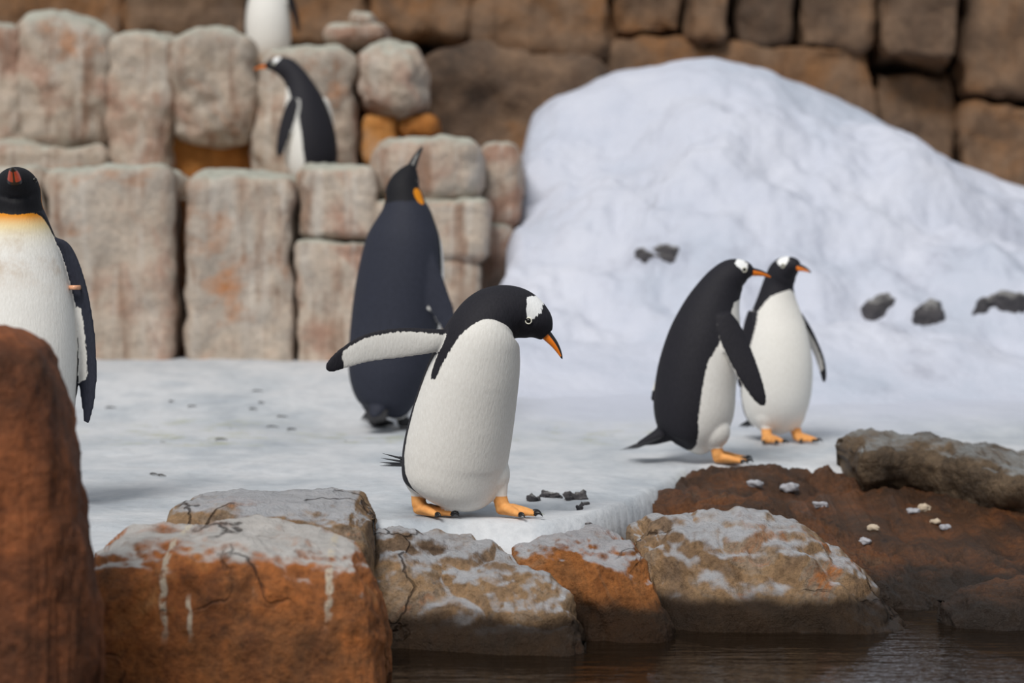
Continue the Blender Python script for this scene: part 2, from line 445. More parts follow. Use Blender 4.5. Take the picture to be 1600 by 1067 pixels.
# ---- left terraces of moulded rock: a stepped core that carries the blocks
prof = [(11.05, -0.1), (11.05, 0.98), (11.25, 1.02), (12.65, 1.04), (12.65, 1.74), (12.9, 1.785), (15.2, 1.79), (15.2, -0.1)]
nxs = 60
xsn = np.linspace(-5.2, -0.56, nxs)
V = []; Fc = []
for i, x in enumerate(xsn):
    for (d, z) in prof: V.append((x, d, z))
m_ = len(prof)
for i in range(nxs - 1):
    for j in range(m_):
        a, b = i * m_ + j, i * m_ + (j + 1) % m_
        Fc.append((a, a + m_, b + m_, b))
Fc.append(tuple(range(m_))); Fc.append(tuple(range((nxs - 1) * m_, nxs * m_))[::-1])
wall_left = mesh('wall_left', V, Fc, M['wall_core'], smooth=False)
tag(wall_left, 'stepped wall of pale moulded rock blocks with rusty seams', kind='structure')
LOW = [(-860, -645, 258, 590), (-640, -425, 266, 590), (-420, -170, 262, 590), (-168, 66, 255, 590), (66, 270, 260, 590), (290, 463, 270, 590)]
for i, (a, b, c_, e) in enumerate(LOW):
    wall_block(wall_left, a, b, c_, e, 10.75, 0.7, 0.07, n=44, amp=0.07, ns=1.8, dome=0.02, seed=(i - 2) * 3.1)
for i, (a, b, c_, e, d, r) in enumerate([(461, 588, 258, 379, 10.8, 0.06), (461, 586, 377, 590, 10.78, 0.04), (576, 756, 212, 318, 10.85, 0.10),
                                         (584, 762, 312, 408, 10.8, 0.05), (584, 750, 405, 590, 10.82, 0.04), (744, 814, 220, 354, 11.2, 0.08), (735, 800, 350, 580, 11.15, 0.07)]):
    wall_block(wall_left, a, b, c_, e, d, 0.7, r, n=32, amp=0.045, ns=3.0, dome=0.08 if c_ < 260 else 0.0, seed=20 + i * 2.3)
UP = [(-760, -545, 24, 300, 0.09, 0.06), (-548, -328, 16, 300, 0.10, 0.08), (-330, -110, 20, 300, 0.09, 0.06), (-115, 34, 26, 300, 0.10, 0.08), (24, 170, 14, 240, 0.12, 0.14), (-20, 172, 222, 300, 0.06, 0.0),
      (162, 268, 38, 300, 0.09, 0.06), (260, 393, 40, 222, 0.12, 0.14), (398, 564, 60, 300, 0.12, 0.16), (549, 662, 52, 184, 0.19, 0.12)]
for i, (a, b, c_, e, r, dm) in enumerate(UP):
    wall_block(wall_left, a, b, c_, e, 12.2 if i != 5 else 12.1, 0.6, r, n=40, amp=0.09, ns=1.9, dome=dm, seed=50 + (i - 2) * 1.7)
wall_block(wall_left, 250, 445, 190, 300, 12.42, 0.5, 0.08, 'rust_stone', n=30, amp=0.05, seed=70)
for i, (a, b, c_, e) in enumerate([(563, 622, 176, 262), (622, 682, 176, 218), (640, 700, 214, 262), (505, 602, 34, 66), (545, 585, 16, 42)]):
    wall_block(wall_left, a, b, c_, e, 12.3 if i < 3 else 12.6, 0.4, 0.06, 'wall_stone' if i > 2 else 'rust_stone', n=20, amp=0.03, seed=80 + i)

# ---- cliff behind
V = [(-6, 15.0, -0.2), (8, 15.0, -0.2), (8, 15.0, 4.6), (-6, 15.0, 4.6), (-6, 16, -0.2), (8, 16, -0.2), (8, 16, 4.6), (-6, 16, 4.6)]
wall_back = mesh('wall_back', V, [(0, 1, 2, 3), (5, 4, 7, 6), (1, 5, 6, 2), (4, 0, 3, 7), (3, 2, 6, 7), (4, 5, 1, 0)], M['cliff_core'], smooth=False)
tag(wall_back, 'dark brown cliff of fractured rock courses behind the snow', kind='structure')
CL = [(-420, -60, -260, 70), (-50, 190, -260, 75), (195, 395, -260, 60), (400, 575, -260, 70), (582, 738, -260, 56, .02), (742, 948, -260, 82, .03), (956, 1072, -260, 58), (1078, 1142, -260, 66), (1148, 1238, -260, 72),
      (1244, 1368, -260, 78), (1378, 1502, -260, 94), (1508, 1700, -260, 146), (1710, 2000, -260, 170), (2010, 2400, -260, 190),
      (480, 652, 75, 420), (950, 1372, 66, 420), (1366, 1500, 108, 420), (1500, 1760, 162, 440), (1765, 2100, 182, 440), (2105, 2400, 200, 440)]
wall_block(wall_back, 652, 952, 80, 440, 12.95, 1.6, 0.16, 'cliff', n=44, amp=0.12, ns=1.5, seed=93, dome=0.05)
for i, q in enumerate(CL):
    wall_block(wall_back, q[0], q[1], q[2], q[3], 14.2 + 0.12 * math.sin(i * 2.4) + (0.15 if i >= 14 else 0.0), 1.0, 0.06, 'cliff', n=40, amp=0.13, ns=1.5, seed=100 + i * 1.9)

# ---- lofted shore rocks: stations (px, py of back top edge, py of front top edge, d back, d front)
def loft_rock(name, st, zb, mat, label, n=3.2, lean=0.2, amp=0.03, ns=3.5, NS=120, NT_=110, endr=0.12, seed=0.0, cat='rock', ridged=0.0, bottom=None):
    st = np.array(st, float)
    u = np.linspace(0, 1, len(st)); uu = np.linspace(0, 1, NS)
    if st.shape[1] == 5: st = np.hstack([st, np.full((len(st), 1), lean)])
    A = np.stack([np.interp(uu, u, st[:, j]) for j in range(6)], 1)
    kk = max(3, NS // 14) | 1
    for j in range(6):
        pad = np.pad(A[:, j], kk // 2, mode='edge'); A[:, j] = np.convolve(pad, np.ones(kk) / kk, 'valid')
    ph = np.linspace(0, 2 * np.pi, NT_, endpoint=False)
    cs = np.sign(np.cos(ph)) * np.abs(np.cos(ph)) ** (2 / n); sn = np.sign(np.sin(ph)) * np.abs(np.sin(ph)) ** (2 / n)
    V = []
    for i in range(NS):
        px, pb, pf, db, df, lean = A[i]
        e = min(uu[i], 1 - uu[i]) / endr
        k_ = 1.0 if e >= 1 else max(0.04, math.sqrt(max(0, 1 - (1 - e) ** 2)))
        dm, hd = (db + df) / 2, (db - df) / 2 * k_
        zt_b, zt_f = PZ(pb, db), PZ(pf, df)
        up = (sn + 1) / 2
        zt = zt_f + (zt_b - zt_f) * (cs + 1) / 2
        zbv = zb if bottom is None else bottom(dm + hd * cs)
        z = zbv + (zt - zbv) * up
        d = dm + hd * cs - lean * (1 - up) * np.clip(0.5 - cs, 0, 1.5) / 1.5
        x = np.full_like(d, PX(px, df))
        V.append(np.stack([x, d, z], 1))
    V = np.array(V)
    nm = np.cross(np.gradient(V, axis=0), np.roll(V, -1, 1) - np.roll(V, 1, 1)); nm /= np.maximum(np.linalg.norm(nm, axis=2), 1e-9)[:, :, None]
    flat = V.reshape(-1, 3); nf = nm.reshape(-1, 3)
    if np.mean(np.sum((flat - flat.mean(0)) * nf, 1)) < 0: nf = -nf
    disp = fbm(flat, ns, 5, 0.55, seed) * amp * 1.25 + fbm(flat, ns * 5, 5, 0.6, seed + 4) * amp * 0.32
    if ridged: disp -= ridged * np.maximum(0, 0.16 - np.abs(fbm(flat, ns * 0.9, 3, 0.5, seed + 31))) / 0.16
    flat = flat + nf * disp[:, None]
    Fc = []
    for i in range(NS - 1):
        for j in range(NT_):
            a, b = i * NT_ + j, i * NT_ + (j + 1) % NT_
            Fc.append((a, b, b + NT_, a + NT_))
    Fc.append(tuple(range(NT_))[::-1]); Fc.append(tuple(range((NS - 1) * NT_, NS * NT_)))
    org = (float(flat[:, 0].mean()), float(flat[:, 1].mean()), zb)
    o = mesh(name, flat, Fc, M[mat], origin=org)
    bm = bmesh.new(); bm.from_mesh(o.data); bmesh.ops.recalc_face_normals(bm, faces=bm.faces); bm.to_mesh(o.data); bm.free()
    return tag(o, label, cat)

loft_rock('rock_pillar', [(-330, 500, 520, 4.75, 4.35), (-120, 470, 490, 4.75, 4.35), (-20, 500, 515, 4.75, 4.35), (38, 528, 545, 4.72, 4.38), (72, 600, 625, 4.7, 4.4), (92, 720, 740, 4.68, 4.42), (118, 850, 870, 4.66, 4.44), (138, 1000, 1010, 4.64, 4.46)], -0.6, 'pillar_rock',
          'tall rust brown rock pillar rising in front of the king penguin', n=4, lean=0.06, amp=0.025, ns=3.2, NS=160, endr=0.05, seed=3)
loft_rock('shore_rock', [(122, 850, 880, 5.35, 4.95), (160, 818, 862, 5.38, 4.95), (250, 803, 850, 5.4, 4.93), (370, 794, 852, 5.42, 4.92), (470, 800, 862, 5.4, 4.92), (545, 826, 880, 5.36, 4.93), (572, 880, 910, 5.34, 4.94), (596, 1010, 1015, 5.3, 4.95)], -0.6, 'orange_rock',
          'blunt orange rock with a whitened flat top beside the rock pillar', n=4.5, lean=0.07, amp=0.028, NS=160, NT_=140, endr=0.06, seed=11, ridged=0.012)
loft_rock('flat_rock', [(252, 800, 812, 5.95, 5.62), (275, 768, 800, 6.0, 5.6), (350, 753, 792, 6.05, 5.58), (470, 753, 795, 6.05, 5.56), (545, 762, 800, 6.02, 5.55), (578, 800, 822, 5.95, 5.58)], -0.25, 'shore_rock',
          'low flat whitened rock slab lying on the ice behind the orange rock', n=4.5, lean=0.02, amp=0.022, ns=4, endr=0.08, seed=17)
loft_rock('shore_rock', [(566, 822, 855, 6.05, 5.74), (610, 817, 846, 6.1, 5.74), (680, 821, 852, 6.1, 5.72), (760, 826, 870, 6.04, 5.68), (830, 866, 908, 5.84, 5.62), (885, 918, 960, 5.73, 5.55), (912, 992, 1020, 5.66, 5.5)], -0.6, 'shore_rock',
          'grey brown sloping shore rock under the walking penguin', n=3.4, lean=0.42, amp=0.035, NS=150, NT_=140, endr=0.06, seed=23, ridged=0.018)
loft_rock('shore_rock', [(795, 830, 868, 6.1, 5.82, .02), (850, 822, 854, 6.15, 5.80, .03), (900, 821, 850, 6.18, 5.78, .12), (930, 820, 846, 6.18, 5.78, .24), (990, 832, 852, 6.08, 5.78, .30), (1020, 864, 885, 6.0, 5.76, .30), (1048, 964, 985, 5.9, 5.7, .30)], -0.6, 'rust_shore',
          'small rust stained shore rock wedged between two larger shore rocks', n=4.2, lean=0.30, amp=0.03, NS=130, NT_=140, endr=0.07, seed=31, ridged=0.018)
loft_rock('shore_rock', [(990, 815, 850, 6.5, 6.04, .05), (1030, 790, 815, 6.58, 6.0, .18), (1110, 780, 806, 6.6, 5.98, .30), (1190, 788, 815, 6.57, 5.95, .30), (1270, 812, 842, 6.5, 5.92, .30), (1340, 850, 880, 6.4, 5.9, .30), (1395, 905, 930, 6.3, 5.88, .30), (1432, 975, 990, 6.15, 5.88, .30)], -0.6, 'shore_rock',
          'large rounded tan boulder at the pool edge beside the dark wet slope', n=3.0, lean=0.30, amp=0.035, NS=160, NT_=140, endr=0.07, seed=41, ridged=0.018)
loft_rock('rock_slope', [(960, 758.0, 817.4, 7.7, 6.74), (1000, 748.0, 812.7, 7.7, 6.66), (1040, 733.0, 798.7, 7.7, 6.64), (1100, 723.5, 797.4, 7.7, 6.64), (1150, 723.0, 804.0, 7.7, 6.63), (1230, 723.5, 825.8, 7.7, 6.56), (1290, 723.9, 849.4, 7.7, 6.45), (1345, 724.0, 877.6, 7.7, 6.33), (1385, 724.0, 903.2, 7.7, 6.22), (1420, 724.0, 911.8, 7.7, 6.22), (1490, 725, 932, 7.7, 6.17), (1560, 726, 942, 7.7, 6.19), (1650, 728, 944, 7.7, 6.19), (1750, 730, 946, 7.7, 6.19), (1880, 733, 946, 7.7, 6.19), (2000, 735, 946, 7.7, 6.19)], -0.7, 'ramp_rock',
          'dark wet brown rock slope strewn with pebbles running into the pool', n=6, lean=0.02, amp=0.06, ns=3.4, NS=260, NT_=260, endr=0.04, seed=53, ridged=0.02)
loft_rock('boulder', [(1338, 690, 705, 7.9, 7.3), (1365, 672, 690, 8.0, 7.25), (1440, 668, 693, 8.05, 7.28), (1520, 676, 706, 8.05, 7.12), (1600, 690, 726, 8.05, 6.98), (1700, 700, 745, 8.05, 6.85), (1850, 720, 760, 8.0, 6.85)], -0.3, 'grey_rock',
          'long dark grey boulder with a pale top above the wet rock slope', n=3.2, lean=-0.10, amp=0.05, ns=2.6, NS=150, endr=0.08, seed=61,
          bottom=lambda d: np.minimum(0.0, -0.16 * (7.7 - d)) - 0.06)
loft_rock('shore_rock', [(1478, 925, 950, 6.1, 5.9), (1520, 905, 930, 6.15, 5.88), (1600, 900, 925, 6.15, 5.86), (1720, 905, 930, 6.15, 5.86), (1800, 950, 970, 6.1, 5.9)], -0.6, 'ramp_rock',
          'low dark rock at the waterline below the wet slope', n=3, lean=0.08, amp=0.04, endr=0.1, seed=71)
# dark rocks added in place of the shadowy hollows in the snow
for i, (px, py, d, sx, sz) in enumerate([(1025, 402, 9.95, 0.11, 0.06), (1380, 494, 9.75, 0.095, 0.10), (1456, 500, 9.7, 0.065, 0.09), (1570, 478, 9.8, 0.14, 0.06)]):
    for d in np.arange(9.0, 12.4, 0.02):
        if mound_z(PX(px, d), d) >= PZ(py, d): break
    c = (PX(px, d), d + 0.10, PZ(py, d) - 0.01)
    o = block('buried_rock', (0, 0, 0), (sx, 0.12, sz), 0.05, M['dark_rock'], n=18, amp=0.05, ns=9, seed=i * 5.0)
    o.location = c
    tag(o, ['small dark rock poking out of the snow mound above the two standing penguins', 'larger of two dark rocks side by side low in the snow mound',
            'smaller of two dark rocks side by side low in the snow mound', 'flat dark rock showing low in the snow mound above the grey boulder'][i], 'rock')

# ================================================================== PENGUINS
FIELDS = ('dark', 'black', 'yellow', 'ear', 'patch', 'foot', 'dirt')
def catmull(P, nseg):
    P = np.asarray(P, float); n = len(P)
    E = np.vstack([2 * P[0] - P[1], P, 2 * P[-1] - P[-2]])
    out = []; us = []
    for i in range(n - 1):
        p0, p1, p2, p3 = E[i], E[i + 1], E[i + 2], E[i + 3]
        for t in np.arange(nseg) / nseg:
            out.append(0.5 * ((2 * p1) + (-p0 + p2) * t + (2 * p0 - 5 * p1 + 4 * p2 - p3) * t * t + (-p0 + 3 * p1 - 3 * p2 + p3) * t ** 3)); us.append(i + t)
    out.append(P[-1]); us.append(n - 1.0)
    return np.array(out), np.array(us)

class Comp:                     # closed component with fields per vertex
    def __init__(s, V, Fc, fl):
        s.V = np.asarray(V, float); s.F = Fc
        s.f = {k: np.full(len(s.V), -1.0 if k not in ('yellow', 'dirt') else 0.0) for k in FIELDS}
        for k, v in fl.items(): s.f[k] = np.asarray(v, float) * np.ones(len(s.V))
def loft_faces(nr, ns):
    Fc = []
    for i in range(nr - 1):
        for j in range(ns):
            a, b = i * ns + j, i * ns + (j + 1) % ns
            Fc.append((a, b, b + ns, a + ns))
    Fc.append(tuple(range(ns))[::-1]); Fc.append(tuple(range((nr - 1) * ns, nr * ns)))
    return Fc

class Torso:
    def __init__(s, st, nseg=16, ns=72):
        A, s.u = catmull(st, nseg)
        s.P = A[:, :3]; s.w, s.dd, s.dv = [np.maximum(A[:, k], 0.004) for k in (3, 4, 5)]
        yaw = np.radians(A[:, 6])
        T = np.gradient(s.P, axis=0); T /= np.linalg.norm(T, axis=1)[:, None]
        f = np.stack([np.cos(yaw), np.sin(yaw), 0 * yaw], 1); z = np.array([0, 0, 1.0])
        tf = (T * f).sum(1)[:, None]; tz = T[:, 2:3]
        D = -tz * f + tf * z
        D -= (D * T).sum(1)[:, None] * T; D /= np.linalg.norm(D, axis=1)[:, None]
        s.T, s.D, s.Lf = T, D, np.cross(D, T)      # Lf: the bird's left
        s.ns = ns; s.th = np.linspace(-np.pi, np.pi, ns, endpoint=False)   # 0 = belly, +-pi = back
        c, n_ = np.cos(s.th), np.sin(s.th)
        dep = np.where(c[None] > 0, s.dv[:, None] * c[None], s.dd[:, None] * c[None])
        s.V = s.P[:, None] - s.D[:, None] * dep[..., None] + s.Lf[:, None] * (s.w[:, None] * n_[None])[..., None]
        s.seg = np.linalg.norm(np.gradient(s.P, axis=0), axis=1) * nseg      # metres for one station
        if np.dot(np.cross(D[5], T[5]), [0, 1, 0]) < 0: pass
    def at(s, u, th):
        i = int(np.argmin(abs(s.u - u))); c = math.cos(th)
        dep = (s.dv[i] if c > 0 else s.dd[i]) * c
        pt = s.P[i] - s.D[i] * dep + s.Lf[i] * s.w[i] * math.sin(th)
        nr = -s.D[i] * c / (s.dv[i] if c > 0 else s.dd[i]) + s.Lf[i] * math.sin(th) / s.w[i]
        return Vector(pt), Vector(nr).normalized(), Vector(s.T[i])
    def comp(s, kind, opt):
        U = np.repeat(s.u, s.ns); TH = np.abs(np.tile(s.th, len(s.u))); R = np.repeat((s.w + s.dd) / 2, s.ns); SG = np.repeat(s.seg, s.ns)
        deg = np.degrees(TH); fl = {}
        V = s.V.reshape(-1, 3)
        if kind == 'gentoo':
            tw = np.interp(U, *opt.get('white', ([0, 1, 2, 4, 5, 6, 6.7, 7.2, 10], [55, 85, 102, 100, 82, 62, 0, -60, -60])))
            dark = np.radians(deg - tw) * R
            dark = np.where(U > 6.7, np.maximum(dark, (U - 6.7) * SG), dark)
            for (a, b, r) in opt.get('dark_caps', []):
                a, b = np.array(a), np.array(b); t = np.clip(((V - a) @ (b - a)) / ((b - a) @ (b - a)), 0, 1)
                dark = np.maximum(dark, r * (1 - 0.6 * t) - np.linalg.norm(V - a - t[:, None] * (b - a), axis=1))
            fl['dark'] = dark
            ue = opt.get('eye_u', 8.75)
            uc = np.interp(deg, [90, 112, 140, 180], [ue, ue - 0.08, ue - 0.12, ue + 0.0])
            hw = np.interp(deg, [86, 96, 115, 135, 160, 180], [-0.006, 0.007, 0.0145, 0.016, 0.010, 0.007]) * opt.get('patch', 1.0)
            fl['patch'] = np.where(U > 7.5, hw - np.abs(U - uc) * SG, -1)
        else:
            tw = np.interp(U, [0, 1, 2, 4, 5, 6, 6.6, 7.1, 10], [40, 70, 88, 92, 90, 80, 64, 20, 0])
            fl['dark'] = np.radians(deg - tw) * R
            blk = (U - 6.75 - 0.25 * (deg / 180)) * SG
            rim = 0.009 - np.abs(np.radians(deg - tw)) * R
            fl['black'] = np.maximum(blk, np.where((U > 1) & (U < 6.8), rim, -1))
            fl['yellow'] = sstep(4.9, 6.75, U) ** 1.5 * (deg < tw + 5)
            ec, eu = 105, 7.3
            fl['ear'] = 0.026 - np.sqrt(((U - eu) * SG * 0.75) ** 2 + (np.radians(deg - ec) * R * 1.15) ** 2)
            fl['dirt'] = 0.55 * sstep(4.2, 5.0, U) * (1 - sstep(5.6, 6.3, U)) + 0.0
        return Comp(V, loft_faces(len(s.u), s.ns), fl)

def flipper(pts, e0, e1, side, lead=0.010, tip=0.045, nseg=10, ns=28, rootd=0.0):
    """pts: (a, l, z, chord, thick); e0/e1 leading-edge direction at root and tip; side picks the outer face"""
    A, u = catmull(pts, nseg); P = A[:, :3]; ch, tk = A[:, 3], A[:, 4]
    T = np.gradient(P, axis=0); T /= np.linalg.norm(T, axis=1)[:, None]
    w = (u / u[-1])[:, None]; E = np.array(e0, float) * (1 - w) + np.array(e1, float) * w
    E -= (E * T).sum(1)[:, None] * T; E /= np.linalg.norm(E, axis=1)[:, None]
    N = side * np.cross(T, E)
    ph = np.linspace(0, 2 * np.pi, ns, endpoint=False); c, s_ = np.cos(ph), np.sin(ph)
    V = P[:, None] + E[:, None] * (ch[:, None] / 2 * c)[..., None] + N[:, None] * (tk[:, None] / 2 * s_)[..., None]
    arc = np.concatenate([[0], np.cumsum(np.linalg.norm(np.diff(P, axis=0), axis=1))])
    ledge = ch[:, None] * (1 - c[None]) / 2
    inner = np.maximum(lead - ledge, (arc - arc[-1] + tip)[:, None] + 0.012 * c[None])
    if rootd: inner = np.maximum(inner, (rootd - arc)[:, None] - 0.01 * c[None])
    outer = np.minimum(0.02, ch[:, None] * (1 + c[None]) / 2 - 0.003)
    dark = np.where(s_[None] > 0.02, outer, inner)
    return Comp(V.reshape(-1, 3), loft_faces(len(u), ns), {'dark': dark.ravel(), 'flip': 0} if False else {'dark': dark.ravel()})

def tube(P, R, ns=14, squash=1.0, fl=None):
    P = np.asarray(P, float); R = np.asarray(R, float)
    T = np.gradient(P, axis=0); T /= np.linalg.norm(T, axis=1)[:, None]
    ref = np.array([0, 0, 1.0]) if abs(T[0][2]) < 0.8 else np.array([1.0, 0, 0])
    X = np.cross(T, ref); X /= np.linalg.norm(X, axis=1)[:, None]; Y = np.cross(X, T)
    ph = np.linspace(0, 2 * np.pi, ns, endpoint=False)
    V = P[:, None] + X[:, None] * (R[:, None] * np.cos(ph))[..., None] + Y[:, None] * (R[:, None] * squash * np.sin(ph))[..., None]
    return Comp(V.reshape(-1, 3), loft_faces(len(P), ns), fl or {})
def ball(c, r, fl):
    t = np.linspace(0.08, np.pi - 0.08, 12)
    P = np.array([[c[0], c[1], c[2] - r[2] * math.cos(a)] for a in t]); R = np.sin(t)
    cp = tube(P, R, 18, 1.0, fl)
    V = cp.V - np.array(c); V[:, 0] *= r[0]; V[:, 1] *= r[1]; cp.V = V + np.array(c)
    return cp
def foot_comps(a, l, yaw, scale=1.0, leg=0.09, z0=0.0):
    y = math.radians(yaw); fx, fy = math.cos(y), math.sin(y); k = scale
    def W(f, s, z): return (a + k * (f * fx - s * fy), l + k * (f * fy + s * fx), z0 + z * k)
    out = [tube([W(-0.005, 0, leg / k), W(-0.004, 0, 0.05), W(0.0, 0, 0.03), W(0.008, 0, 0.016)], [0.022 * k, 0.018 * k, 0.02 * k, 0.012 * k], fl={'foot': 1})]
    tips = []
    for ang, ln in ((-27, 0.086), (0, 0.102), (27, 0.086)):
        r = math.radians(ang); c, s_ = math.cos(r), math.sin(r)
        q = [W(-0.012 * c, -0.012 * s_, 0.016), W(0.03 * c, 0.03 * s_, 0.020), W(0.065 * c, 0.065 * s_, 0.013), W(ln * c, ln * s_, 0.009)]
        out.append(tube(q, np.array([0.013, 0.015, 0.0115, 0.007]) * k, 12, 0.85, {'foot': 1}))
        tips.append((Vector(q[3]), (Vector(q[3]) - Vector(q[2])).normalized()))
    nf = 9; an = np.radians(np.linspace(-27, 27, nf)); top = []; bot = []      # web
    for r in an:
        ln = 0.074 - 0.012 * abs(math.sin(r * 180 / math.pi / 27 * math.pi)); top.append(W(ln * math.cos(r), ln * math.sin(r), 0.013)); bot.append(W(ln * math.cos(r), ln * math.sin(r), 0.003))
    V = [W(-0.01, 0, 0.026), W(-0.01, 0, 0.003)] + top + bot; Fc = []
    for i in range(nf - 1):
        Fc += [(0, 2 + i, 3 + i), (1, 3 + i + nf, 2 + i + nf), (2 + i, 2 + i + nf, 3 + i + nf, 3 + i)]
    Fc += [(0, 1, 2 + nf, 2), (0, 1 + nf, 1 + 2 * nf, 1)]
    out.append(Comp(V, Fc, {'foot': 1}))
    return out, tips
def bill_mesh(name, base, dirv, up, length, w, h, mat, parent, kind):
    dirv, up = Vector(dirv).normalized(), Vector(up); up = (up - up.dot(dirv) * dirv).normalized(); side = dirv.cross(up)
    nr, ns = 22, 24; V = []; dk = []
    for i in range(nr):
        t = i / (nr - 1); x = -0.012 + t * (length + 0.012)
        prof = (1 - t) ** 0.75 * 0.86 + 0.14 * math.sqrt(max(0, 1 - t ** 6))
        droop = -0.16 * length * max(0, t - 0.35) ** 2 / 0.42
        for j in range(ns):
            a = 2 * math.pi * j / ns
            v = Vector(base) + dirv * x + side * (w * prof * math.cos(a)) + up * (h * prof * math.sin(a) + droop)
            V.append(v)
            s_ = math.sin(a)
            if kind == 'gentoo': dk.append(max((s_ - (0.42 - 0.25 * t)) * h, (t - 0.9) * length, (0.10 - t) * length * (1 if s_ < 0 else 0.6)))
            else: dk.append(max((s_ + 0.12) * h, (t - 0.72) * length, (0.18 - t) * length, 0.0035 - abs(math.cos(a)) * w))
    o = mesh(name, V, loft_faces(nr, ns), mat, parent)
    at = o.data.attributes.new('dark', 'FLOAT', 'POINT'); at.data.foreach_set('value', dk)
    return o
def claw_mesh(tip, d, k, parent):
    d = Vector(d); d.z = 0; d.normalize(); pts = []; R = []
    for i in range(7):
        t = i / 6; pts.append(tuple(tip + d * (0.024 * t - 0.005) * k + Vector((0, 0, (0.007 * math.sin(t * 2.4) - 0.0095 * t * t) * k)))); R.append((0.0062 * (1 - t) ** 0.7 + 0.0006) * k)
    c = tube(pts, R, 8)
    mesh('claw', c.V, c.F, M['claw'], parent)

